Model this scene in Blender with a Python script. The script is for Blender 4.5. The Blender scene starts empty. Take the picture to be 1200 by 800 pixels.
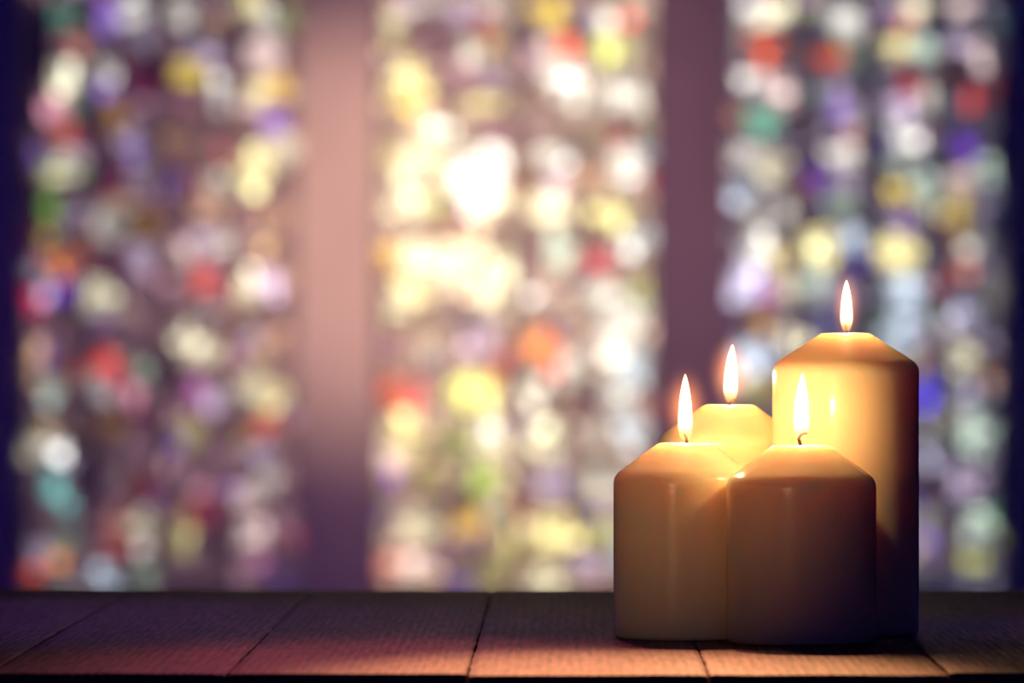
import bpy, bmesh, math, random
from mathutils import Vector, noise

scene = bpy.context.scene
C = scene.collection
PI = math.pi

# ------------------------------------------------------------------ helpers
def link(o, parent=None):
    C.objects.link(o)
    if parent is not None:
        o.parent = parent
    return o

def mesh_obj(name, bm, mat, parent=None, smooth=False):
    me = bpy.data.meshes.new(name)
    bmesh.ops.recalc_face_normals(bm, faces=bm.faces[:])
    bm.to_mesh(me); bm.free()
    if smooth:
        for p in me.polygons: p.use_smooth = True
    me.materials.append(mat)
    return link(bpy.data.objects.new(name, me), parent)

def thing(name, label, cat, loc, rotz=0.0, group=None):
    o = bpy.data.objects.new(name, None)
    o.location = loc; o.rotation_euler = (0, 0, rotz)
    o.empty_display_size = 0.02
    o['label'] = label; o['category'] = cat
    if group: o['group'] = group
    return link(o)

def box(bm, x0, x1, y0, y1, z0, z1):
    v = [bm.verts.new(p) for p in ((x0,y0,z0),(x1,y0,z0),(x1,y1,z0),(x0,y1,z0),
                                   (x0,y0,z1),(x1,y0,z1),(x1,y1,z1),(x0,y1,z1))]
    for f in ((0,3,2,1),(4,5,6,7),(0,1,5,4),(1,2,6,5),(2,3,7,6),(3,0,4,7)):
        bm.faces.new([v[i] for i in f])
    return v

def lathe(bm, prof, seg=96):
    rings = []
    for r, z in prof:
        if r < 1e-6:
            rings.append([bm.verts.new((0, 0, z))])
        else:
            rings.append([bm.verts.new((r*math.cos(2*PI*i/seg), r*math.sin(2*PI*i/seg), z)) for i in range(seg)])
    for a, b in zip(rings, rings[1:]):
        for i in range(seg):
            j = (i+1) % seg
            if len(a) == 1: bm.faces.new((a[0], b[j], b[i]))
            elif len(b) == 1: bm.faces.new((a[i], a[j], b[0]))
            else: bm.faces.new((a[i], a[j], b[j], b[i]))

def tube(bm, pts, radii, seg=12):
    pts = [Vector(p) for p in pts]
    rings = []
    for i, p in enumerate(pts):
        d = (pts[min(i+1, len(pts)-1)] - pts[max(i-1, 0)]).normalized()
        u = d.cross(Vector((0, 1, 0.01))).normalized(); w = d.cross(u).normalized()
        rings.append([bm.verts.new(p + radii[i]*(math.cos(2*PI*k/seg)*u + math.sin(2*PI*k/seg)*w)) for k in range(seg)])
    for a, b in zip(rings, rings[1:]):
        for k in range(seg):
            bm.faces.new((a[k], a[(k+1) % seg], b[(k+1) % seg], b[k]))
    bm.faces.new(rings[0]); bm.faces.new(rings[-1])

# ------------------------------------------------------------------ materials
def new_mat(name):
    m = bpy.data.materials.new(name); m.use_nodes = True
    nt = m.node_tree; nt.nodes.clear()
    return m, nt, nt.nodes.new('ShaderNodeOutputMaterial')

def stone_mat(name, c1, c2, scale, bump=0.2, rough=0.9):
    m, nt, out = new_mat(name); N = nt.nodes; L = nt.links
    b = N.new('ShaderNodeBsdfPrincipled'); b.inputs['Roughness'].default_value = rough
    tc = N.new('ShaderNodeTexCoord')
    n = N.new('ShaderNodeTexNoise'); n.inputs['Scale'].default_value = scale; n.inputs['Detail'].default_value = 6
    r = N.new('ShaderNodeValToRGB')
    r.color_ramp.elements[0].position = 0.3; r.color_ramp.elements[0].color = (*c1, 1)
    r.color_ramp.elements[1].position = 0.7; r.color_ramp.elements[1].color = (*c2, 1)
    bp = N.new('ShaderNodeBump'); bp.inputs['Strength'].default_value = bump; bp.inputs['Distance'].default_value = 0.01
    L.new(tc.outputs['Object'], n.inputs['Vector']); L.new(n.outputs['Fac'], r.inputs['Fac'])
    L.new(r.outputs['Color'], b.inputs['Base Color']); L.new(n.outputs['Fac'], bp.inputs['Height'])
    L.new(bp.outputs['Normal'], b.inputs['Normal']); L.new(b.outputs['BSDF'], out.inputs['Surface'])
    return m

def wood_mat():
    m, nt, out = new_mat('weathered_plank_wood'); N = nt.nodes; L = nt.links
    b = N.new('ShaderNodeBsdfPrincipled')
    b.inputs['Roughness'].default_value = 0.5
    b.inputs['Specular IOR Level'].default_value = 0.08
    tc = N.new('ShaderNodeTexCoord')
    at = N.new('ShaderNodeAttribute'); at.attribute_name = 'board_shift'
    add = N.new('ShaderNodeVectorMath'); add.operation = 'ADD'
    L.new(tc.outputs['Object'], add.inputs[0]); L.new(at.outputs['Vector'], add.inputs[1])
    # fine grain lines stretched along the boards (local Y)
    mp = N.new('ShaderNodeMapping'); mp.inputs['Scale'].default_value = (1, 0.045, 1)
    L.new(add.outputs[0], mp.inputs['Vector'])
    wv = N.new('ShaderNodeTexWave'); wv.wave_type = 'RINGS'; wv.rings_direction = 'Y'
    wv.inputs['Scale'].default_value = 80; wv.inputs['Distortion'].default_value = 5
    wv.inputs['Detail'].default_value = 3; wv.inputs['Detail Scale'].default_value = 0.6
    L.new(mp.outputs['Vector'], wv.inputs['Vector'])
    mp2 = N.new('ShaderNodeMapping'); mp2.inputs['Scale'].default_value = (1, 0.06, 1)
    L.new(add.outputs[0], mp2.inputs['Vector'])
    fn = N.new('ShaderNodeTexNoise'); fn.inputs['Scale'].default_value = 420; fn.inputs['Detail'].default_value = 4
    L.new(mp2.outputs['Vector'], fn.inputs['Vector'])
    bn = N.new('ShaderNodeTexNoise'); bn.inputs['Scale'].default_value = 22; bn.inputs['Detail'].default_value = 5
    mp3 = N.new('ShaderNodeMapping'); mp3.inputs['Scale'].default_value = (1, 0.15, 1)
    L.new(add.outputs[0], mp3.inputs['Vector']); L.new(mp3.outputs['Vector'], bn.inputs['Vector'])
    mx = N.new('ShaderNodeMath'); mx.operation = 'MULTIPLY_ADD'; mx.inputs[1].default_value = 0.12
    m2 = N.new('ShaderNodeMath'); m2.operation = 'MULTIPLY'; m2.inputs[1].default_value = 0.88
    L.new(fn.outputs['Fac'], m2.inputs[0]); L.new(wv.outputs['Fac'], mx.inputs[0]); L.new(m2.outputs[0], mx.inputs[2])
    r = N.new('ShaderNodeValToRGB')
    e = r.color_ramp.elements
    e[0].position = 0.3; e[0].color = (0.040, 0.022, 0.024, 1)
    e[1].position = 0.68; e[1].color = (0.21, 0.125, 0.125, 1)
    L.new(mx.outputs[0], r.inputs['Fac'])
    mix = N.new('ShaderNodeMixRGB'); mix.blend_type = 'MULTIPLY'; mix.inputs['Fac'].default_value = 0.6
    r2 = N.new('ShaderNodeValToRGB')
    r2.color_ramp.elements[0].position = 0.35; r2.color_ramp.elements[0].color = (0.45, 0.42, 0.45, 1)
    r2.color_ramp.elements[1].position = 0.65; r2.color_ramp.elements[1].color = (1, 1, 1, 1)
    L.new(bn.outputs['Fac'], r2.inputs['Fac'])
    L.new(r.outputs['Color'], mix.inputs['Color1']); L.new(r2.outputs['Color'], mix.inputs['Color2'])
    L.new(mix.outputs['Color'], b.inputs['Base Color'])
    bp = N.new('ShaderNodeBump'); bp.inputs['Strength'].default_value = 0.4; bp.inputs['Distance'].default_value = 0.0012
    L.new(mx.outputs[0], bp.inputs['Height'])
    bp2 = N.new('ShaderNodeBump'); bp2.inputs['Strength'].default_value = 0.5; bp2.inputs['Distance'].default_value = 0.004
    L.new(bn.outputs['Fac'], bp2.inputs['Height']); L.new(bp.outputs['Normal'], bp2.inputs['Normal'])
    L.new(bp2.outputs['Normal'], b.inputs['Normal'])
    L.new(b.outputs['BSDF'], out.inputs['Surface'])
    return m

def wax_mat():
    m, nt, out = new_mat('ivory_candle_wax'); N = nt.nodes; L = nt.links
    b = N.new('ShaderNodeBsdfPrincipled')
    b.inputs['Base Color'].default_value = (0.92, 0.74, 0.46, 1)
    b.inputs['Roughness'].default_value = 0.21
    b.inputs['IOR'].default_value = 1.44
    b.inputs['Specular IOR Level'].default_value = 0.35
    b.inputs['Subsurface Weight'].default_value = 1.0
    b.inputs['Subsurface Radius'].default_value = (1.0, 0.62, 0.36)
    b.inputs['Subsurface Scale'].default_value = WAX_SCALE
    tc = N.new('ShaderNodeTexCoord')
    n = N.new('ShaderNodeTexNoise'); n.inputs['Scale'].default_value = 130; n.inputs['Detail'].default_value = 3
    n2 = N.new('ShaderNodeTexNoise'); n2.inputs['Scale'].default_value = 900; n2.inputs['Detail'].default_value = 2
    L.new(tc.outputs['Object'], n.inputs['Vector']); L.new(tc.outputs['Object'], n2.inputs['Vector'])
    ad = N.new('ShaderNodeMath'); ad.operation = 'MULTIPLY_ADD'; ad.inputs[1].default_value = 0.1
    L.new(n2.outputs['Fac'], ad.inputs[0]); L.new(n.outputs['Fac'], ad.inputs[2])
    bp = N.new('ShaderNodeBump'); bp.inputs['Strength'].default_value = 0.32; bp.inputs['Distance'].default_value = 0.0006
    L.new(ad.outputs[0], bp.inputs['Height']); L.new(bp.outputs['Normal'], b.inputs['Normal'])
    L.new(b.outputs['BSDF'], out.inputs['Surface'])
    return m

def flame_mat():
    m, nt, out = new_mat('candle_flame'); N = nt.nodes; L = nt.links
    tc = N.new('ShaderNodeTexCoord'); sp = N.new('ShaderNodeSeparateXYZ')
    L.new(tc.outputs['Generated'], sp.inputs[0])
    col = N.new('ShaderNodeValToRGB'); e = col.color_ramp.elements
    e[0].position = 0.0; e[0].color = (0.9, 0.40, 0.15, 1)
    e[1].position = 1.0; e[1].color = (1.0, 0.62, 0.28, 1)
    for p, c in ((0.10, (0.95, 0.42, 0.12, 1)), (0.28, (1.0, 0.72, 0.35, 1)), (0.7, (1.0, 0.80, 0.50, 1))):
        q = e.new(p); q.color = c
    L.new(sp.outputs['Z'], col.inputs['Fac'])
    st = N.new('ShaderNodeValToRGB'); e = st.color_ramp.elements
    e[0].position = 0.0; e[0].color = (0.08, 0.08, 0.08, 1)
    e[1].position = 1.0; e[1].color = (0.5, 0.5, 0.5, 1)
    for p, c in ((0.14, 0.26), (0.30, 0.8), (0.6, 1.0)):
        q = e.new(p); q.color = (c, c, c, 1)
    L.new(sp.outputs['Z'], st.inputs['Fac'])
    lw = N.new('ShaderNodeLayerWeight'); lw.inputs['Blend'].default_value = 0.35
    inv = N.new('ShaderNodeMath'); inv.operation = 'SUBTRACT'; inv.inputs[0].default_value = 1.0
    L.new(lw.outputs['Facing'], inv.inputs[1])
    pw = N.new('ShaderNodeMath'); pw.operation = 'POWER'; pw.inputs[1].default_value = 0.7
    L.new(inv.outputs[0], pw.inputs[0])
    mu = N.new('ShaderNodeMath'); mu.operation = 'MULTIPLY'; L.new(pw.outputs[0], mu.inputs[0]); L.new(st.outputs['Color'], mu.inputs[1])
    mm = N.new('ShaderNodeMath'); mm.operation = 'MULTIPLY'; mm.inputs[1].default_value = 3.6
    L.new(mu.outputs[0], mm.inputs[0])
    em = N.new('ShaderNodeEmission'); L.new(col.outputs['Color'], em.inputs['Color']); L.new(mm.outputs[0], em.inputs['Strength'])
    tr = N.new('ShaderNodeBsdfTransparent'); ad = N.new('ShaderNodeAddShader')
    L.new(em.outputs[0], ad.inputs[0]); L.new(tr.outputs[0], ad.inputs[1]); L.new(ad.outputs[0], out.inputs['Surface'])
    m.cycles.emission_sampling = 'NONE'
    return m

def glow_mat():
    m, nt, out = new_mat('flame_halo_glow'); N = nt.nodes; L = nt.links  # emissive volume added to imitate the halo of light round a flame
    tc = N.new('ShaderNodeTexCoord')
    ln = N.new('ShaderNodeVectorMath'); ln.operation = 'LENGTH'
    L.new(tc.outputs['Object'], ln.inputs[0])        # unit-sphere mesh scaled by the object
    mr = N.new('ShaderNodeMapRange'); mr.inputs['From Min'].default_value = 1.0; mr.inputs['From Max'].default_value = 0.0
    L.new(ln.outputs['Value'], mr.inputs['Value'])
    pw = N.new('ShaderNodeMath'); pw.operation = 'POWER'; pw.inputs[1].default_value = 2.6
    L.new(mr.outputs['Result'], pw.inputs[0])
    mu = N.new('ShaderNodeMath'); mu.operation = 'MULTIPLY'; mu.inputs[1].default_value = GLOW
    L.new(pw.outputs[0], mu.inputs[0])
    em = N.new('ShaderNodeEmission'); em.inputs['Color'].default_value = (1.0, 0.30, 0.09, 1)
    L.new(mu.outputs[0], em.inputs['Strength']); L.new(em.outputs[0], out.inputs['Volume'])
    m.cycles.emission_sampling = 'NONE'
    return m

def simple_mat(name, col, rough=0.7, metal=0.0):
    m, nt, out = new_mat(name)
    b = nt.nodes.new('ShaderNodeBsdfPrincipled')
    n = nt.nodes.new('ShaderNodeTexNoise'); n.inputs['Scale'].default_value = 60
    mx = nt.nodes.new('ShaderNodeMixRGB'); mx.blend_type = 'MULTIPLY'; mx.inputs['Color1'].default_value = (*col, 1)
    mx.inputs['Fac'].default_value = 0.3
    nt.links.new(n.outputs['Color'], mx.inputs['Color2']); nt.links.new(mx.outputs['Color'], b.inputs['Base Color'])
    b.inputs['Roughness'].default_value = rough; b.inputs['Metallic'].default_value = metal
    nt.links.new(b.outputs['BSDF'], out.inputs['Surface'])
    return m

def glass_mat():
    m, nt, out = new_mat('stained_glass'); N = nt.nodes; L = nt.links
    at = N.new('ShaderNodeAttribute'); at.attribute_name = 'glass_tint'
    tr = N.new('ShaderNodeBsdfTransparent'); L.new(at.outputs['Color'], tr.inputs['Color'])
    df = N.new('ShaderNodeBsdfDiffuse'); df.inputs['Color'].default_value = (0.30, 0.27, 0.27, 1)  # diffuse share added so lamp light veils the panes like haze
    mx = N.new('ShaderNodeMixShader'); mx.inputs['Fac'].default_value = 0.5
    L.new(tr.outputs[0], mx.inputs[1]); L.new(df.outputs[0], mx.inputs[2]); L.new(mx.outputs[0], out.inputs['Surface'])
    return m

# ------------------------------------------------------------------ constants
TABLE_Z = 0.75
EYE = TABLE_Z + 0.1406
GLASS_Y = 11.0
WALL_Y = 10.90
SKY = 6.0
WAX_SCALE = 0.019
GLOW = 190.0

M_wall = stone_mat('pale_plastered_stone', (0.40, 0.37, 0.37), (0.50, 0.47, 0.46), 3.0)
M_floor = stone_mat('worn_flagstone', (0.16, 0.14, 0.15), (0.24, 0.22, 0.22), 1.5)
M_wood = wood_mat()
M_wax = wax_mat()
M_flame = flame_mat()
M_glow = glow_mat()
M_wick = simple_mat('charred_wick', (0.035, 0.02, 0.012), 0.9)
M_lead = simple_mat('lead_came', (0.52, 0.46, 0.46), 0.85)
M_iron = simple_mat('iron_bar', (0.26, 0.23, 0.24), 0.8)
M_glass = glass_mat()

# ------------------------------------------------------------------ the chapel
def struct(o):
    o['kind'] = 'structure'; return o

RX, RY0, RZ = 4.0, -4.0, 5.5
def slab(name, mat, *a):
    bm = bmesh.new(); box(bm, *a); return struct(mesh_obj(name, bm, mat))
slab('floor', M_floor, -RX-.3, RX+.3, RY0-.3, WALL_Y+.5, -.2, 0)
slab('ceiling', M_wall, -RX-.3, RX+.3, RY0-.3, WALL_Y+.5, RZ, RZ+.2)
slab('wall_left', M_wall, -RX-.3, -RX, RY0-.3, WALL_Y+.5, 0, RZ)
slab('wall_right', M_wall, RX, RX+.3, RY0-.3, WALL_Y+.5, 0, RZ)
slab('wall_front', M_wall, -RX, RX, RY0-.3, RY0, 0, RZ)

SILL = EYE - 293/600
WIN_W = 0.547
WIN_X = (-0.686, 0.008, 0.693)
SPRING, APEX = SILL + 2.9, SILL + 3.42

def arch_outline(cx, half, z0, zs, za, n=12):
    """pointed lancet outline, counter-clockwise from lower left"""
    pts = [(cx-half, z0), (cx+half, z0), (cx+half, zs)]
    h = za - zs
    for i in range(1, n):
        t = i/n
        pts.append((cx + half*(1 - t**1.7), zs + h*math.sin(t*PI/2)**0.9 ))
    pts.append((cx, za))
    for i in range(n-1, 0, -1):
        t = i/n
        pts.append((cx - half*(1 - t**1.7), zs + h*math.sin(t*PI/2)**0.9))
    pts.append((cx-half, zs))
    return pts

bm = bmesh.new()
loops = [[(-RX, 0), (RX, 0), (RX, RZ), (-RX, RZ)]] + [arch_outline(x, WIN_W/2, SILL, SPRING, APEX) for x in WIN_X]
edges = []
for lp in loops:
    vs = [bm.verts.new((x, WALL_Y, z)) for x, z in lp]
    edges += [bm.edges.new((vs[i], vs[(i+1) % len(vs)])) for i in range(len(vs))]
bmesh.ops.triangle_fill(bm, edges=edges, use_beauty=True)
geo = bmesh.ops.extrude_face_region(bm, geom=bm.faces[:])
bmesh.ops.translate(bm, verts=[g for g in geo['geom'] if isinstance(g, bmesh.types.BMVert)], vec=(0, 0.30, 0))
struct(mesh_obj('wall_back', bm, M_wall))

# ------------------------------------------------------------------ stained glass
def lin(c):
    c /= 255.0
    return c/12.92 if c <= 0.04045 else ((c+0.055)/1.055)**2.4
COL = {k: tuple(lin(v) for v in c) for k, c in {'teal': (95, 165, 140), 'salmon': (225, 145, 130), 'violet': (150, 115, 215), 'white': (232, 228, 222), 'lilac': (195, 175, 205), 'grey': (200, 195, 185), 'peach': (240, 190, 150), 'butter': (245, 232, 165), 'lime': (185, 210, 110), 'cream': (242, 234, 200), 'pink': (220, 150, 170), 'sage': (150, 175, 150), 'redorange': (235, 95, 50), 'ochre': (190, 140, 60), 'wine': (130, 50, 80), 'mauve': (165, 125, 140), 'yellow': (235, 205, 90), 'creampink': (238, 210, 205), 'amber': (245, 195, 85), 'tan': (205, 155, 125), 'olive': (190, 180, 120), 'green': (130, 185, 60), 'orange': (240, 140, 70), 'brick': (180, 80, 60), 'crimson': (215, 45, 90), 'purple': (110, 55, 190), 'red': (240, 80, 65), 'mint': (205, 225, 210), 'magenta': (190, 100, 180), 'cyan': (140, 220, 215), 'bluegrey': (195, 210, 228), 'slate': (90, 95, 140), 'dark': (60, 40, 60), 'rose': (220, 90, 100), 'yelgreen': (228, 232, 130), 'blue': (80, 120, 190), 'rosewood': (150, 100, 95), 'navy': (15, 15, 60), 'royal': (85, 70, 215), 'lavender': (205, 200, 230)}.items()}
# painted medallions and figures of each window, as coloured glass patches; edge dimming and glow veil painted in:
# (centre x, height above sill, half width, half height: cm; colour; strength)
PATCHES = [
    [(-19.4,113.5,2.0,2.3,'teal',.6), (-16.8,107.2,1.8,2.3,'salmon',.8), (-10.6,112.2,2.3,3.0,'violet',.8), (-5.1,113.0,2.7,3.0,'white',.9), (-3.9,108.0,3.0,2.3,'lilac',.45),
     (3.6,113.0,2.3,3.0,'grey',.9), (3.9,110.2,2.0,1.7,'lilac',.6), (9.9,111.3,1.7,2.3,'peach',.7), (16.9,114.2,2.7,2.0,'butter',.9), (14.4,113.8,1.3,1.7,'grey',.7),
     (24.2,111.8,1.7,2.0,'lime',.6), (20.6,110.8,2.3,2.7,'grey',.9), (-18.9,100.2,2.7,3.7,'cream',1.1), (-21.4,94.2,2.3,2.3,'pink',.9), (-17.1,94.7,1.5,2.3,'sage',.6),
     (-18.9,88.8,2.3,2.0,'redorange',.9), (-10.4,100.5,2.3,2.3,'white',1), (-10.4,97.2,2.3,1.5,'violet',.9), (-8.8,92.8,2.3,2.0,'ochre',.6), (-2.2,99.7,3.3,3.3,'wine',.35),
     (-2.2,94.7,3.0,2.7,'mauve',.5), (5.6,100.8,2.8,2.3,'yellow',.8), (8.6,105.5,3.0,2.3,'lilac',.5), (11.6,97.5,2.0,2.3,'white',.8), (4.4,94.7,2.0,1.3,'pink',.5),
     (19.9,105.2,3.3,4.0,'creampink',1), (22.8,98.8,1.8,3.0,'amber',1.1), (19.6,97.5,2.7,2.3,'butter',.9), (22.2,91.8,2.8,1.8,'violet',.9), (16.9,95.2,2.0,1.7,'creampink',.8),
     (-5.6,88.0,2.2,2.2,'lilac',.9), (-4.8,86.3,1.3,1.0,'violet',.7), (-24.4,84.7,1.5,2.2,'violet',.7), (-18.9,83.5,3.3,2.8,'cream',1), (-21.4,81.3,1.3,1.3,'lime',.9),
     (-16.8,85.8,1.5,1.5,'lilac',.8), (2.8,88.0,2.5,2.7,'tan',.45), (-3.9,81.3,2.2,2.7,'lilac',.6), (22.8,86.3,3.0,2.8,'cream',1), (18.6,82.5,3.2,3.5,'butter',1.3),
     (26.1,86.7,1.8,2.2,'cream',.8), (-20.6,74.7,1.7,2.5,'green',.9), (-17.2,73.8,1.7,2.0,'lilac',.5), (-10.6,79.7,3.3,2.0,'wine',.45), (-8.9,76.8,1.7,0.8,'salmon',.8),
     (-10.1,71.8,2.5,2.8,'grey',.9), (-8.1,75.0,2.3,1.5,'olive',.7), (9.9,79.7,2.0,1.7,'grey',.6), (9.9,74.5,2.2,2.3,'peach',1), (-2.8,71.3,3.0,2.7,'ochre',.35),
     (7.8,68.8,2.2,1.8,'lilac',.8), (11.6,68.0,2.5,2.0,'grey',.8), (22.8,73.0,3.0,3.0,'tan',.7), (3.6,73.8,3.0,3.0,'dark',.6), (-24.8,69.2,1.8,2.5,'wine',.35),
     (-20.6,63.8,2.2,1.5,'orange',.9), (-17.8,64.5,2.0,1.5,'brick',.6), (-24.8,62.5,1.7,1.8,'lilac',.7), (-24.8,57.2,1.7,2.2,'crimson',1.3), (-18.9,58.0,1.7,2.2,'purple',1.1),
     (-21.8,58.0,1.3,1.7,'lilac',.6), (-11.8,57.5,2.2,3.0,'cream',1.2), (-3.9,64.2,2.2,2.7,'lilac',.9), (-8.4,63.5,1.8,2.2,'wine',.4), (4.4,65.8,2.0,2.3,'creampink',.8),
     (8.8,61.0,2.5,2.2,'red',1.3), (11.6,58.5,1.3,1.3,'crimson',.9), (2.8,58.0,3.0,2.7,'mauve',.6), (-2.2,57.5,2.5,2.5,'mauve',.35), (17.6,59.5,2.3,3.3,'cream',1.2),
     (21.1,60.8,2.3,3.0,'lilac',1), (24.4,62.2,1.3,3.3,'tan',.6), (-11.4,54.7,2.0,1.3,'cream',.5), (-17.2,48.8,2.3,2.7,'mauve',.3), (-25.1,44.7,1.5,3.3,'peach',.9),
     (-21.8,45.5,1.5,3.0,'violet',.5), (-21.8,39.7,2.0,2.8,'mint',.55), (-17.2,43.0,2.5,2.2,'brick',.3), (-11.4,43.8,2.2,2.3,'red',1.2), (-8.4,42.2,1.3,2.0,'crimson',1),
     (-11.8,40.0,2.2,1.8,'white',.7), (-3.9,41.7,2.0,2.5,'sage',.6), (-6.4,38.8,2.2,1.8,'pink',.5), (4.4,48.0,2.8,2.7,'cream',1.2), (8.8,47.5,2.7,2.5,'cream',1.1),
     (6.6,38.5,2.3,2.2,'magenta',.6), (10.2,37.8,2.2,2.3,'lilac',.8), (18.2,40.0,2.5,2.5,'cream',1), (21.8,38.5,2.5,2.5,'butter',1), (20.6,32.2,2.2,2.2,'redorange',.8),
     (22.8,49.2,3.0,2.7,'tan',.6), (-24.8,28.8,1.8,2.8,'cream',.8), (-20.4,27.5,2.3,2.5,'white',1.2), (-21.1,20.8,2.3,2.3,'cyan',1), (-18.4,17.2,1.7,1.8,'cyan',.5),
     (-9.8,32.2,2.5,2.2,'ochre',.35), (-5.6,33.8,2.3,1.3,'wine',.5), (-11.4,26.3,3.0,2.5,'mauve',.18), (-3.4,28.0,3.0,3.0,'mauve',.4), (5.6,31.3,2.7,2.5,'olive',.6),
     (11.6,27.2,2.8,2.8,'mauve',.65), (20.2,27.5,2.2,2.5,'lilac',.8), (1.9,23.8,2.8,2.5,'mauve',.4), (-3.9,20.2,2.8,2.3,'brick',.4), (7.8,20.2,2.0,1.8,'pink',.7),
     (8.6,15.5,2.8,2.5,'crimson',.35), (16.9,19.2,2.5,2.8,'creampink',.8), (21.9,21.8,2.2,2.2,'grey',.7), (-24.8,15.5,2.0,2.3,'mauve',.2), (-18.9,8.8,1.7,2.2,'sage',.6),
     (-23.4,7.2,1.8,2.5,'lilac',.7), (-25.6,3.3,1.5,1.8,'redorange',1.2), (-18.1,2.2,2.2,1.7,'grey',.4), (-10.6,18.8,2.3,3.0,'mauve',.35), (-9.4,13.5,1.8,2.2,'salmon',.5),
     (-8.1,9.3,1.7,2.0,'brick',.6), (-3.8,13.0,2.2,2.5,'cream',.9), (3.9,10.8,2.8,2.8,'olive',.7), (-10.6,3.5,2.5,2.3,'bluegrey',.9), (-3.9,3.0,2.3,2.3,'sage',.6),
     (-14.8,4.2,1.5,1.3,'slate',.6), (3.6,4.7,3.0,2.3,'mauve',.3), (18.1,11.5,2.7,2.7,'creampink',1.1), (23.6,12.2,2.3,3.0,'mauve',.6), (16.1,3.5,2.8,2.7,'mauve',.7),
     (22.8,2.2,2.3,1.3,'violet',.35), (12.2,8.8,2.0,2.3,'dark',.4), (-22.2,113.5,2.0,3.7,'dark',.2), (-24.8,105.5,3.3,6.7,'dark',.15), (-26.4,93.8,2.0,3.3,'dark',.15),
     (-25.6,77.2,2.0,3.3,'dark',.3), (-13.9,95.5,1.7,5.0,'dark',.4), (-13.9,22.2,2.0,4.0,'dark',.3), (1.9,43.8,2.3,3.7,'dark',.5)],
    [(-21.2,114.5,2.2,1.5,'lilac',1), (-17.8,114.5,2.0,1.5,'white',.9), (-10.8,113.5,3.3,1.8,'lilac',1), (-4.2,113.5,2.2,2.2,'white',1), (-23.8,110.8,1.7,1.7,'cream',.9),
     (-15.8,108.0,4.3,3.7,'mauve',.6), (-5.8,110.5,2.2,1.8,'rose',.9), (-8.3,105.8,1.8,1.8,'white',1.1), (-4.7,105.8,1.3,1.7,'amber',1), (-2.5,112.2,1.5,1.5,'grey',.8),
     (6.8,113.5,3.3,2.2,'yellow',1.3), (12.5,110.8,2.3,1.3,'violet',.7), (17.2,110.8,2.2,1.8,'white',1.2), (22.8,114.2,1.8,1.5,'grey',1), (22.5,111.8,1.3,1.0,'red',.8),
     (5.8,105.5,2.2,2.2,'creampink',.9), (10.5,105.8,2.5,1.5,'redorange',1.2), (18.3,105.8,3.3,2.5,'yelgreen',1.1), (21.8,105.5,2.0,2.3,'cream',1), (-23.3,105.2,1.5,2.2,'olive',.9),
     (-21.7,99.2,3.7,3.3,'butter',1.4), (-20.0,95.2,2.7,2.3,'yellow',1.4), (-4.2,100.2,2.2,2.2,'lilac',.9), (-6.7,95.2,3.3,1.8,'butter',1.2), (8.3,100.2,3.8,2.7,'white',1.5),
     (12.5,96.3,2.5,2.5,'white',1.3), (20.8,96.8,4.2,3.2,'white',1.4), (-10.8,100.5,3.0,3.3,'mauve',.9), (2.5,102.2,2.3,2.3,'mauve',.9), (-0.8,90.5,5.7,1.3,'mauve',.8),
     (14.2,100.5,2.0,1.7,'creampink',.9), (-16.7,89.7,3.3,2.2,'cream',1.4), (-24.2,84.7,2.3,2.8,'butter',1.3), (-8.3,87.2,2.3,1.0,'lime',1.4), (-19.2,83.8,3.7,3.7,'cream',1.5),
     (-7.5,81.8,5.3,5.0,'white',2.2), (-13.3,82.2,2.7,3.3,'cream',1.3), (-5.8,75.5,3.7,3.0,'cream',1.8), (7.5,84.2,3.3,2.5,'white',1.4), (7.5,80.0,2.0,1.5,'lilac',.9),
     (5.8,75.0,3.7,2.5,'cream',1.3), (21.7,83.0,3.5,2.8,'white',1.4), (25.5,85.8,1.5,1.8,'bluegrey',1.1), (14.2,81.3,2.2,1.8,'tan',1), (18.3,74.2,4.7,2.2,'butter',1.1),
     (20.0,88.8,2.0,1.5,'rose',.5), (25.8,80.2,1.3,1.5,'rose',.8), (0.8,79.7,1.7,4.3,'tan',.8), (-20.8,75.5,3.2,3.0,'cream',1.5), (-15.8,75.5,1.3,1.8,'lime',1.3),
     (-24.2,65.5,2.2,2.5,'amber',1.3), (-19.2,65.5,3.7,2.8,'cream',1.6), (-12.5,63.5,4.0,3.5,'cream',1.7), (-7.5,67.2,2.3,2.2,'cream',1.2), (-20.8,58.5,3.7,2.5,'butter',1.5),
     (-3.3,61.8,3.7,3.3,'cream',1.6), (8.3,66.8,2.8,3.0,'mint',1.2), (16.7,64.5,2.8,2.3,'rose',1.3), (22.0,67.2,2.7,2.2,'white',1), (25.3,68.8,1.3,2.0,'bluegrey',1),
     (4.2,58.0,2.8,2.3,'creampink',1.1), (18.3,57.7,4.3,2.7,'white',1.2), (22.5,59.7,2.2,1.8,'butter',1), (3.3,65.5,2.2,2.8,'mauve',.7), (13.3,61.3,2.2,2.2,'mauve',.7),
     (-11.7,71.8,5.0,1.2,'tan',1), (-22.5,56.8,3.0,2.0,'cream',1.3), (-5.0,56.8,2.7,2.0,'cream',1.2), (20.8,54.8,4.2,2.7,'white',1.1), (-16.7,47.2,2.7,3.0,'grey',1),
     (-7.5,48.8,3.3,2.8,'lilac',1), (-9.2,53.3,3.3,1.0,'slate',.7), (-24.2,48.5,2.2,2.7,'mauve',.7), (-2.5,44.7,2.0,1.8,'rose',1), (4.5,47.8,3.0,2.7,'orange',1.5),
     (7.5,44.8,1.5,1.5,'red',1.4), (10.5,43.8,2.5,2.8,'white',1.2), (20.0,48.8,3.7,3.2,'white',1.1), (22.5,43.5,3.3,3.0,'bluegrey',1.1), (19.2,38.5,3.0,2.5,'white',1),
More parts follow.
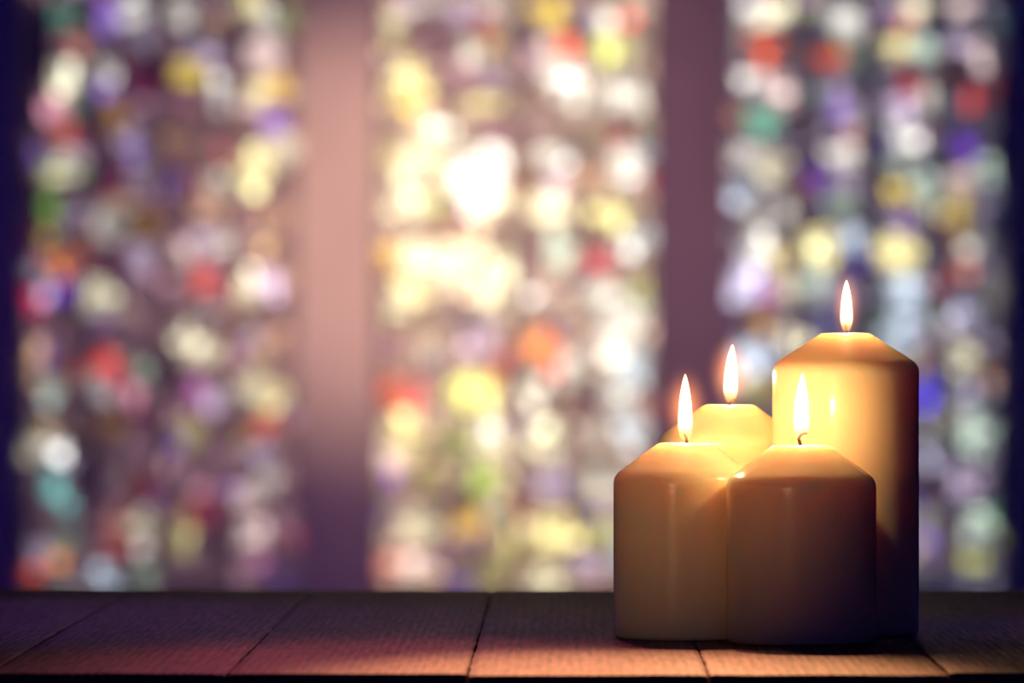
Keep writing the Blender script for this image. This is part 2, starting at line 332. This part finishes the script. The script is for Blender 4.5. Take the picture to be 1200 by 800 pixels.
     (-24.2,38.5,2.3,2.5,'redorange',.9), (-19.2,38.8,2.3,2.3,'rose',.7), (-9.2,38.8,4.2,3.5,'yelgreen',1.5), (-4.2,40.5,1.8,1.8,'amber',1), (3.3,38.0,3.3,3.2,'grey',1),
     (12.5,37.2,2.2,2.3,'rosewood',.5), (-0.8,42.2,2.0,1.7,'dark',.5), (-20.8,30.8,3.3,3.5,'butter',1.05), (-24.2,26.3,2.2,2.2,'creampink',1.1), (-5.0,30.5,3.3,3.3,'cream',1.5),
     (-11.7,29.7,2.0,2.5,'lime',.8), (5.0,28.8,4.0,3.2,'cream',1.2), (22.5,31.8,2.7,2.5,'bluegrey',1), (15.8,31.3,2.3,2.3,'grey',.8), (6.7,22.2,2.8,2.5,'lilac',.9),
     (9.2,18.8,2.0,1.0,'blue',.8), (16.7,21.3,3.3,2.8,'grey',1), (21.7,18.8,2.7,3.0,'white',.9), (-6.7,21.3,3.7,3.3,'lime',.55), (-17.5,22.2,3.0,3.0,'olive',.55),
     (-24.2,21.3,1.7,2.2,'purple',.5), (0.0,16.8,1.5,1.8,'brick',.7), (-18.8,13.2,3.3,2.8,'cream',1.1), (-9.2,13.5,3.0,2.3,'amber',.95), (-2.5,13.8,2.3,2.2,'olive',.8),
     (7.5,11.8,4.2,3.7,'butter',.85), (17.5,11.3,2.2,2.0,'yelgreen',.9), (-0.8,8.0,2.7,2.3,'olive',.8), (-25.8,5.2,2.3,2.3,'salmon',.7), (-19.2,4.8,3.3,2.8,'creampink',1.1),
     (-13.3,7.2,2.3,2.8,'mauve',.7), (-5.0,2.0,4.0,1.5,'olive',.8), (6.2,2.2,3.7,1.7,'cream',.9), (14.5,5.2,3.0,2.8,'lilac',.95), (22.5,7.2,3.0,5.0,'bluegrey',.8),
     (-7.5,6.0,2.3,1.5,'navy',.3), (13.3,8.8,1.7,1.2,'navy',.4), (-10.8,18.0,2.7,1.3,'dark',.4), (12.5,15.5,1.3,2.0,'dark',.5)],
    [(-22.7,113.0,2.3,2.0,'white',1), (-18.5,113.0,3.0,2.2,'cream',1.2), (-4.7,112.5,3.3,2.7,'white',1.3), (-2.3,109.2,1.7,2.0,'white',1), (4.0,114.2,2.2,1.8,'lilac',1),
     (9.3,114.7,2.5,1.5,'cream',1), (18.2,114.2,1.5,1.8,'creampink',.8), (7.7,111.3,1.7,1.8,'rose',.9), (13.2,111.3,2.2,2.3,'navy',.8), (25.3,112.2,1.2,1.7,'cyan',.7),
     (-20.2,107.2,2.3,3.0,'redorange',1), (-24.3,107.2,1.8,2.2,'grey',.7), (-15.2,107.2,2.3,2.2,'mauve',.5), (-7.5,104.2,2.5,2.3,'redorange',1.2), (-5.0,106.3,1.3,1.3,'green',1),
     (-2.3,104.2,1.5,1.8,'sage',.9), (5.3,106.7,2.8,2.2,'butter',.9), (11.7,105.8,2.5,2.2,'mint',.9), (19.8,106.8,1.8,1.8,'lilac',.9), (21.7,104.2,1.5,2.2,'creampink',.9),
     (-20.2,101.8,2.3,1.2,'brick',.5), (-21.8,99.7,3.3,2.3,'white',1.1), (-16.8,97.2,2.8,2.2,'creampink',1.2), (-20.2,92.5,3.2,2.3,'teal',.9), (-6.8,97.2,2.2,2.2,'lilac',.9),
     (-5.2,94.2,2.2,2.3,'violet',.9), (-2.3,93.0,1.5,2.2,'lilac',1), (8.2,98.8,2.8,1.5,'rose',.7), (6.5,94.7,2.8,2.3,'lilac',1), (12.3,96.3,2.2,2.5,'grey',.9),
     (20.7,95.5,1.7,2.2,'red',.6), (25.3,98.8,1.2,1.8,'brick',.3), (7.3,88.0,2.5,2.7,'white',1.1), (6.5,83.8,2.2,1.8,'mint',.9), (13.7,88.0,1.8,2.8,'lilac',.7),
     (-24.3,84.7,2.2,2.8,'white',1), (-18.5,83.0,2.8,2.7,'cream',1), (-24.3,78.0,2.3,2.3,'bluegrey',.8), (-15.2,74.2,2.5,2.5,'grey',.6), (-21.8,73.5,2.3,2.3,'grey',.8),
     (-9.3,80.8,2.2,2.2,'purple',1), (-4.3,84.7,2.8,3.0,'white',1.2), (-3.5,80.2,2.0,1.7,'lilac',.9), (19.0,86.3,2.2,2.2,'purple',.8), (23.5,83.5,1.5,2.3,'mint',.9),
     (18.5,80.2,1.5,1.8,'creampink',.8), (5.7,78.0,2.5,1.8,'yellow',.8), (11.7,78.8,2.3,2.5,'mint',1), (7.3,72.5,3.3,1.5,'violet',.7), (12.7,74.7,1.7,1.7,'butter',.9),
     (18.5,74.2,1.7,2.5,'yellow',.7), (-5.2,75.2,2.5,2.2,'sage',.8), (-12.7,79.7,1.2,2.2,'ochre',.7), (25.3,73.8,1.7,2.2,'slate',.3), (-21.8,67.2,2.5,2.5,'white',1.2),
     (-18.5,65.5,1.7,2.3,'butter',1.1), (-15.7,64.7,1.2,1.8,'amber',1), (-9.7,67.2,2.3,3.3,'butter',1.1), (-3.5,68.5,2.8,3.0,'bluegrey',1.2), (-0.2,65.2,1.2,2.0,'royal',1),
     (-24.3,60.5,2.8,3.8,'lavender',1.2), (-19.0,58.5,1.5,1.8,'magenta',.9), (6.5,65.5,3.7,3.3,'butter',1.05), (7.3,58.5,3.7,3.3,'bluegrey',1.15), (13.8,59.2,1.5,2.2,'red',1.1),
     (19.0,63.5,2.2,1.8,'salmon',.9), (21.5,67.2,1.7,2.0,'grey',.8), (25.7,60.5,1.3,2.2,'grey',.4), (-15.7,60.2,2.0,2.7,'cream',.9), (-9.7,59.7,2.0,2.3,'mint',.8),
     (-4.3,58.0,2.3,2.3,'lilac',.8), (-20.2,52.5,2.8,2.0,'ochre',.8), (-21.8,46.3,3.7,2.5,'bluegrey',.9), (-24.3,40.5,2.0,2.2,'grey',.7), (-20.0,40.5,2.2,1.8,'yellow',.8),
     (-23.5,39.2,1.3,1.8,'green',.5), (-14.3,48.8,2.3,2.7,'cream',.8), (-7.7,53.0,2.7,2.3,'slate',.8), (7.3,54.2,3.7,2.2,'bluegrey',1), (18.2,54.7,2.5,2.7,'lavender',.6),
     (25.3,57.2,1.5,2.2,'grey',.5), (12.3,49.7,2.0,2.0,'lilac',.6), (13.2,45.5,1.8,1.5,'tan',.6), (18.3,45.8,2.0,3.0,'cream',.7), (23.7,43.8,1.8,2.5,'tan',.4),
     (11.8,39.3,2.0,2.5,'royal',1.2), (19.0,38.0,2.5,2.0,'lavender',.6), (14.0,33.0,2.0,2.5,'grey',.5), (21.2,30.8,3.8,3.5,'mint',.85), (12.3,26.3,2.2,2.8,'lavender',.7),
     (12.0,19.7,1.7,2.2,'wine',.25), (20.2,20.5,3.2,2.7,'lilac',.8), (12.3,14.2,2.3,2.3,'grey',.6), (12.3,8.8,2.0,2.5,'violet',.8), (21.5,12.5,3.0,2.7,'mint',.7),
     (21.0,6.3,1.8,1.8,'yelgreen',.6), (16.5,8.8,1.7,2.3,'grey',.4), (17.3,1.3,2.3,1.5,'slate',.4), (22.7,1.3,2.3,1.5,'lavender',.4), (26.0,22.2,1.3,10.0,'navy',.3),  # navy right-edge patches: vignette darkening put into the glass colour
     (26.3,90.5,1.3,8.3,'navy',.25), (19.0,100.2,2.7,2.0,'navy',.4), (4.0,43.8,2.3,2.3,'grey',.8), (5.7,48.8,3.3,2.3,'bluegrey',.9)]]
BASE = [(0.11, 0.060, 0.070), (0.42, 0.30, 0.25), (0.10, 0.085, 0.12)]
GAIN = (0.98, 1.16, 1.12)
ACCENT = ['white', 'cream', 'lilac', 'rose', 'butter', 'violet', 'teal', 'salmon', 'redorange', 'bluegrey', 'royal', 'yellow']

def inside(cx, half, x, z):
    if z < SPRING: return abs(x-cx) < half
    if z > APEX: return False
    s = ((z-SPRING)/(APEX-SPRING))
    t = math.asin(min(1, s**(1/0.9)))*2/PI
    return abs(x-cx) < half*(1-t**1.7)

def make_window(idx, cx):
    rnd = random.Random(40+idx)
    half = WIN_W/2
    nx = 26; dx = WIN_W/nx; dz = 0.0235
    nz = int((APEX-SILL)/dz)+1
    P = {}
    for i in range(nx+1):
        for j in range(nz+1):
            jx = 0 if i in (0, nx) else rnd.uniform(-.33, .33)*dx
            jz = 0 if j == 0 else rnd.uniform(-.33, .33)*dz
            P[i, j] = Vector((cx-half+i*dx+jx, GLASS_Y, SILL+j*dz+jz))
    g = bmesh.new(); lay = g.loops.layers.float_color.new('glass_tint')
    c = bmesh.new()
    for j in range(nz):
        for i in range(nx):
            q = [P[i, j], P[i+1, j], P[i+1, j+1], P[i, j+1]]
            m = sum(q, Vector())/4
            if not inside(cx, half, m.x, m.z): continue
            lw = rnd.uniform(0.88, 0.94)
            inn = [m + (p-m)*lw for p in q]
            # colour of this pane
            u = (m.x-cx)*100; h = (m.z-SILL)*100
            best, bw = None, 0
            for (bx, bz, rx, rz, name, gn) in PATCHES[idx]:
                d = math.hypot((u-bx)/(rx*1.03), (h-bz)/(rz*1.03))
                if d < 1.15:
                    w = 1.2-d
                    if w > bw: bw, best = w, (name, gn, d)
            var = rnd.choice((0.4, 0.6, 0.8, 0.95, 1.1, 1.5)) if rnd.random() > .06 else 2.6
            if best:
                cc = COL[best[0]]; k = best[1]*GAIN[idx]*var*(1.12 if best[2] < .7 else 0.85)
                tint = [v*k for v in cc]
            else:
                b = BASE[idx]; k = var*rnd.uniform(0.5, 1.3)
                if rnd.random() < 0.10 or h > 118 and rnd.random() < 0.8:
                    b = [v*rnd.uniform(.25, .8) for v in COL[rnd.choice(ACCENT)]]
                tint = [v*k for v in b]
            if idx == 1: tint = [tint[0]*1.03, tint[1], tint[2]*.88]
            tint = [min(1.0, v*2.0*1.30/SKY) for v in tint]      # 2.0: the glass passes half of the daylight as clear light
            vs = [g.verts.new(p) for p in inn]
            f = g.faces.new(vs)
            for lp in f.loops: lp[lay] = (*tint, 1)
            # lead came ring round the pane
            o = [c.verts.new(p + Vector((0, -.0015, 0))) for p in q]
            n_ = [c.verts.new(p + Vector((0, -.0015, 0))) for p in inn]
            b_ = [c.verts.new(p + Vector((0, .002, 0))) for p in inn]
            for a in range(4):
                e = (a+1) % 4
                c.faces.new((o[a], o[e], n_[e], n_[a])); c.faces.new((n_[a], n_[e], b_[e], b_[a]))
    # the rim that closes the gap between the leading and the stone
    name = 'window_%d' % (idx+1)
    rim = bmesh.new()
    loop = arch_outline(cx, half+0.02, SILL-0.02, SPRING, APEX+.03)
    inl = arch_outline(cx, half-0.004, SILL+0.004, SPRING, APEX-.02)
    for yy in (GLASS_Y-.006, GLASS_Y+.008):
        A = [rim.verts.new((x, yy, z)) for x, z in loop]; B = [rim.verts.new((x, yy, z)) for x, z in inl]
        for a in range(len(A)):
            e = (a+1) % len(A); rim.faces.new((A[a], A[e], B[e], B[a]))
        if yy < GLASS_Y: A0, B0 = A, B
    for a in range(len(A)):
        e = (a+1) % len(A)
        rim.faces.new((A0[a], A0[e], A[e], A[a])); rim.faces.new((B0[a], B0[e], B[e], B[a]))
    w = struct(mesh_obj(name, rim, M_iron))
    mesh_obj('stained_glass', g, M_glass, w)
    mesh_obj('lead_came', c, M_lead, w)
    for k, r in ((-.25, (.003, .003, .006)[idx]), (0, (.005, .006, .010)[idx]), (.25, (.003, .003, .006)[idx])):
        b = bmesh.new(); x = cx+k*WIN_W
        top = APEX-.03 if k == 0 else SPRING+.25
        tube(b, [(x, GLASS_Y-.018, SILL), (x, GLASS_Y-.018, top)], [r, r])
        mesh_obj('upright_bar', b, M_iron, w, True)
    for z in [SILL+.03+k*.265 for k in range(11)]:
        b = bmesh.new()
        tube(b, [(cx-half, GLASS_Y-.03, z), (cx+half, GLASS_Y-.03, z)], [.0028, .0028])
        mesh_obj('saddle_bar', b, M_iron, w, True)
for i, x in enumerate(WIN_X): make_window(i, x)

# ------------------------------------------------------------------ table
T_Y0, T_Y1 = 2.386, 3.198
table = thing('plank_table', 'rustic wooden table of wide cross planks carrying the four lit candles', 'table', (0, 2.386, 0), math.radians(-0.55))
bm = bmesh.new(); sl = bm.verts.layers.float_vector.new('board_shift')
rnd = random.Random(5)
PITCH = 0.1022
x = -0.0188 - 8*PITCH
ends = {6: 0.004, 7: 0.002, 8: -0.006, 9: 0.001, 10: 0.013, 11: 0.008}
for k in range(17):
    x0, x1 = x + .00045, x+PITCH-.00045
    y0 = ends.get(k, rnd.uniform(-.004, .008)); y1 = .812 + rnd.uniform(-.004, .004)
    nxs, nys = 10, 60
    shift = Vector((rnd.uniform(-5, 5), rnd.uniform(-5, 5), rnd.uniform(-.3, .3)))
    dz = rnd.uniform(-.0003, .0002)
    grid = []
    for i in range(nxs+1):
        row = []
        for j in range(nys+1):
            u = (0, .008, .025, .06, .2, .5, .8, .94, .975, .992, 1)[i]; px = x0+(x1-x0)*u; py = y0+(y1-y0)*j/nys
            n_ = noise.noise(Vector((px*25, py*6, k*3.1)))
            if i == 0: px += .0009*noise.noise(Vector((py*60, k*7.7, 1)))
            if i == nxs: px += .0009*noise.noise(Vector((py*60, k*5.7, 4)))
            if j == 0: py += .0035*noise.noise(Vector((px*45, k*1.3, 2)))
            edge = min(u, 1-u)*(x1-x0); ed2 = min(j, nys-j)
            drop = .0005*max(0, 1-edge/.0030)**2 + (.0003 if ed2 == 0 else 0)
            z = TABLE_Z + dz + .0003*n_ - drop
            v = bm.verts.new((px, py, z)); v[sl] = shift; row.append(v)
        grid.append(row)
    for i in range(nxs):
        for j in range(nys):
            bm.faces.new((grid[i][j], grid[i+1][j], grid[i+1][j+1], grid[i][j+1]))
    # skirt and underside
    rimv = [grid[i][0] for i in range(nxs+1)] + [grid[nxs][j] for j in range(1, nys+1)] + \
           [grid[i][nys] for i in range(nxs-1, -1, -1)] + [grid[0][j] for j in range(nys-1, 0, -1)]
    low = []
    for v in rimv:
        l = bm.verts.new((v.co.x, v.co.y, TABLE_Z-.030)); l[sl] = shift; low.append(l)
    for a in range(len(rimv)):
        e = (a+1) % len(rimv); bm.faces.new((rimv[a], low[a], low[e], rimv[e]))
    bm.faces.new(low)
    x += PITCH
top = mesh_obj('tabletop', bm, M_wood, table, True)
top.data.set_sharp_from_angle(angle=math.radians(45))
LX0, LX1 = -0.0188-8*PITCH, -0.0188+9*PITCH
bm = bmesh.new()
for a in ((LX0+.08, LX1-.08, .05, .075), (LX0+.08, LX1-.08, .74, .765)): box(bm, *a, TABLE_Z-.11, TABLE_Z-.030)
for a in ((LX0+.08, LX0+.105, .075, .74), (LX1-.105, LX1-.08, .075, .74)): box(bm, *a, TABLE_Z-.11, TABLE_Z-.030)
mesh_obj('apron', bm, M_wood, table)
for sx in (LX0+.06, LX1-.13):
    for sy in (.035, .705):
        bm = bmesh.new()
        vs = box(bm, sx, sx+.07, sy, sy+.07, 0, TABLE_Z-.030)
        cx_, cy_ = sx+.035, sy+.035
        for v in vs[:4]: v.co.x = cx_+(v.co.x-cx_)*.75; v.co.y = cy_+(v.co.y-cy_)*.75
        bmesh.ops.bevel(bm, geom=bm.edges[:], offset=.004, segments=2, affect='EDGES')
        mesh_obj('leg', bm, M_wood, table)

# ------------------------------------------------------------------ candles
def wax_body(R, H, cone, rtop, seed):
    """pillar: rounded foot, straight side, soft shoulder, cone, small flat top with a shallow melt dish"""
    prof = [(0, 0), (R-.0025, 0), (R-.0009, .0006), (R-.0001, .0022)]
    hs = H-cone
    for i in range(1, 14): prof.append((R, .0022 + (hs-.004-.0022)*i/14))
    # shoulder: quadratic curve from side to cone
    p0, p1 = Vector((R, hs-.004)), Vector((R, hs))
    p2 = Vector((R, hs)) + (Vector((rtop, H)) - Vector((R, hs))).normalized()*.0045
    for i in range(9):
        t = i/8; p = p0*(1-t)**2 + p1*2*t*(1-t) + p2*t*t; prof.append((p.x, p.y))
    p3 = Vector((rtop, H)) - (Vector((rtop, H))-p2).normalized()*.002
    for i in range(1, 9): p = p2.lerp(p3, i/8); prof.append((p.x, p.y))
    for i in range(1, 5):
        t = i/4; p = p3*(1-t)**2 + Vector((rtop, H))*2*t*(1-t) + Vector((rtop-.002, H))*t*t; prof.append((p.x, p.y))
    for r, d in ((rtop-.003, .0003), (rtop-.005, .0009), (.004, .0013), (.0015, .0012), (0, .0012)): prof.append((r, H-d))
    bm = bmesh.new(); lathe(bm, prof, 128)
    for v in bm.verts:
        r = math.hypot(v.co.x, v.co.y)
        if r < 1e-5: continue
        n = noise.noise(Vector((v.co.x*40, v.co.y*40, v.co.z*22+seed*9.1)))
        k = (0.00018 if v.co.z < hs-.003 else 0.0004)*min(1, v.co.z/.004)
        v.co.x *= 1 + n*k*.6/r; v.co.y *= 1 + n*k*.6/r
        if v.co.z > hs-.002: v.co.z += .00018*noise.noise(Vector((v.co.x*90, v.co.y*90, seed*3.3)))
    return bm

def flame_mesh(h, w, lean):
    bm = bmesh.new(); prof = []
    n = 32
    for i in range(n+1):
        t = i/n
        sgm = max(0, (t-.25)/.75)
        r = 0 if i in (0, n) else (.45+.55*math.sin(PI/2*min(1, t/.25)) if t < .25 else (1-sgm)**.75*(1+.62*sgm))
        prof.append((r, h*t))
    mx = max(r for r, z in prof)
    prof = [(r*w/2/mx, z) for r, z in prof]
    lathe(bm, prof, 40)
    for v in bm.verts:
        t = v.co.z/h; v.co.x += lean*t*t
    return bm

def candle(label, loc, R, H, cone, rtop, wick, fl, power, seed, glow_r=.0145):
    t = thing('pillar_candle', label, 'candle', loc, 0, 'lit ivory pillar candles clustered on the table')
    mesh_obj('wax_body', wax_body(R, H, cone, rtop, seed), M_wax, t, True)
    bm = bmesh.new()
    pts = [(x, y, H-.0025+z) for x, y, z in wick]
    n = len(pts); tube(bm, pts, [.00085 - .00025*i/(n-1) for i in range(n)], 10)
    mesh_obj('wick', bm, M_wick, t, True)
    fz, fh, fw, lean, fx = fl
    f = mesh_obj('flame', flame_mesh(fh, fw, lean), M_flame, t, True)
    f.location = (fx, 0, H+fz)
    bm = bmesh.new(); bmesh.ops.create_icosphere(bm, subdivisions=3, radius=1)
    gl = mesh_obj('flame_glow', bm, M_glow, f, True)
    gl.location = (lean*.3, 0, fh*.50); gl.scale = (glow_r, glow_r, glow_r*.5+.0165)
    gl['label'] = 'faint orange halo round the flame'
    ld = bpy.data.lights.new('flame_light', 'POINT'); ld.energy = power; ld.color = (1.0, .59, .27); ld.shadow_soft_size = .0025
    lo = link(bpy.data.objects.new('flame_light', ld), None)
    lo.location = Vector(loc) + Vector((fx+lean*.2, 0, H+fz+fh*.48))
    return t

PX = 6600.0
def place(px, depth): return ((px-600)/PX*depth, depth, TABLE_Z)
def zof(y, depth): return EYE-(y-400)/PX*depth - TABLE_Z

P = FLAME_POWER = 0.135
# front
d = 2.635
candle('shortest ivory pillar candle, at the front with a hooked wick', place(939, d), .0351, zof(521, d), .0162, .0133,
       [(0, 0, 0), (-.0006, 0, .003), (-.0012, 0, .0055), (-.0002, 0, .0072), (.0016, 0, .0080), (.0028, 0, .0078)],
       (.0018, .0320, .0074, .0006, .0), P, 1)
# left
d = 2.678
candle('ivory pillar candle at the left end of the cluster, partly behind the front one', place(803, d), .0341, zof(518.5, d), .0155, .0124,
       [(0, 0, 0), (.0008, 0, .0025), (.0005, 0, .005), (-.0005, 0, .0068)],
       (.0004, .0325, .0070, .0, .0), P, 2)
# rear left
d = 2.749
candle('ivory pillar candle at the back between the left one and the tallest one', place(854.5, d), .0345, zof(474, d), .0160, .0120,
       [(0, 0, 0), (0, 0, .0025), (.0008, 0, .0042), (.0022, 0, .0052), (.0032, 0, .0050)],
       (.0006, .0290, .0070, .0010, .0006), P, 3)
# tall
d = 2.708
candle('tallest ivory pillar candle, behind the front one at the right', place(991, d), .0352, zof(390, d), .0152, .0116,
       [(0, 0, 0), (.0002, 0, .003), (.0, 0, .0055), (.0003, 0, .0075)],
       (.0004, .0252, .0060, .0, .0004), P, 4, .0095)

# ------------------------------------------------------------------ light
w = bpy.data.worlds.new('daylight'); scene.world = w; w.use_nodes = True
bg = w.node_tree.nodes['Background']; bg.inputs['Color'].default_value = (1.0, 0.985, 0.96, 1); bg.inputs['Strength'].default_value = SKY
try: w.cycles.sampling_method = 'NONE'
except Exception: pass

def area(name, loc, target, size, power, color):
    d = bpy.data.lights.new(name, 'AREA'); d.shape = 'RECTANGLE'; d.size, d.size_y = size; d.energy = power; d.color = color
    o = link(bpy.data.objects.new(name, d)); o.location = loc
    o.rotation_euler = (Vector(target)-Vector(loc)).to_track_quat('-Z', 'Y').to_euler()
    return o
def spot(name, loc, target, angle, power, color, blend=1.0, radius=.05):
    d = bpy.data.lights.new(name, 'SPOT'); d.spot_size = math.radians(angle); d.spot_blend = blend; d.energy = power; d.color = color
    d.shadow_soft_size = radius
    o = link(bpy.data.objects.new(name, d)); o.location = loc
    o.rotation_euler = (Vector(target)-Vector(loc)).to_track_quat('-Z', 'Y').to_euler()
    return o
def wp(px, py): return ((px-600)/600, WALL_Y, EYE+(400-py)/600)
spot('warm_spot', (-.9, 6.6, 3.6), wp(425, 262), 10.6, 1380, (1.0, .58, .39))  # unseen spot added to imitate the warm flare round the left pillar
spot('rose_spot', (.6, 6.4, 3.9), wp(620, 290), 18, 410, (1.0, .46, .40))  # added broad spot without visible source, lifts second pillar and windows
spot('violet_spot', (-.2, 5.5, 4.4), wp(430, 420), 19, 110, (.38, .10, 1.0))  # unseen violet light added to tint the lower pillars
spot('wall_blue_fill', (0, 4.2, 4.0), wp(600, 400), 50, 135, (.025, .012, 1.0))  # blue light added beyond the candles to turn the dark wall navy
area('blue_fill', (0, -3.2, 3.4), (0, 8, 1.0), (4, 2.5), 12, (.025, .06, .95))  # unseen blue fill added behind the camera to tint the shadows
spot('violet_fill_left', (-1.0, 3.9, 2.4), (-.20, 2.85, .75), 15, 75, (.30, .09, .95))  # added fill, no real source: violet tone on the table's left and back
spot('blue_fill_right', (1.1, 3.9, 2.3), (.30, 2.8, .75), 8, 45, (.06, .06, 1.0))  # added blue fill for the right of the table, no real source
spot('edge_spot', (.06, 3.9, 2.16), (.055, 2.375, .75), 9.4, 560, (1.0, .42, .16), radius=.02)
spot('rose_edge_spot', (-.1, 3.9, 2.16), (-.035, 2.45, .75), 11.5, 110, (1.0, .16, .28), radius=.05)  # unseen pink light added for the table's front left
spot('candle_front_spot', (-.6, 1.0, 1.05), (.045, 2.62, .876), 4.4, 95, (1.0, .62, .30), radius=.1)  # unseen warm fill added to brighten the candle fronts

# ------------------------------------------------------------------ camera
cd = bpy.data.cameras.new('camera'); cam = link(bpy.data.objects.new('camera', cd))
cam.location = (0, 0, EYE); cam.rotation_euler = (PI/2, 0, 0)
cd.sensor_width = 36; cd.lens = 6600*36/1200
cd.clip_start = .05; cd.clip_end = 100
cd.dof.use_dof = True; cd.dof.focus_distance = 2.64; cd.dof.aperture_fstop = 9.2
scene.camera = cam
scene.view_settings.view_transform = 'Standard'
scene.view_settings.look = 'None'
scene.cycles.use_denoising = True
scene.cycles.transparent_max_bounces = 16
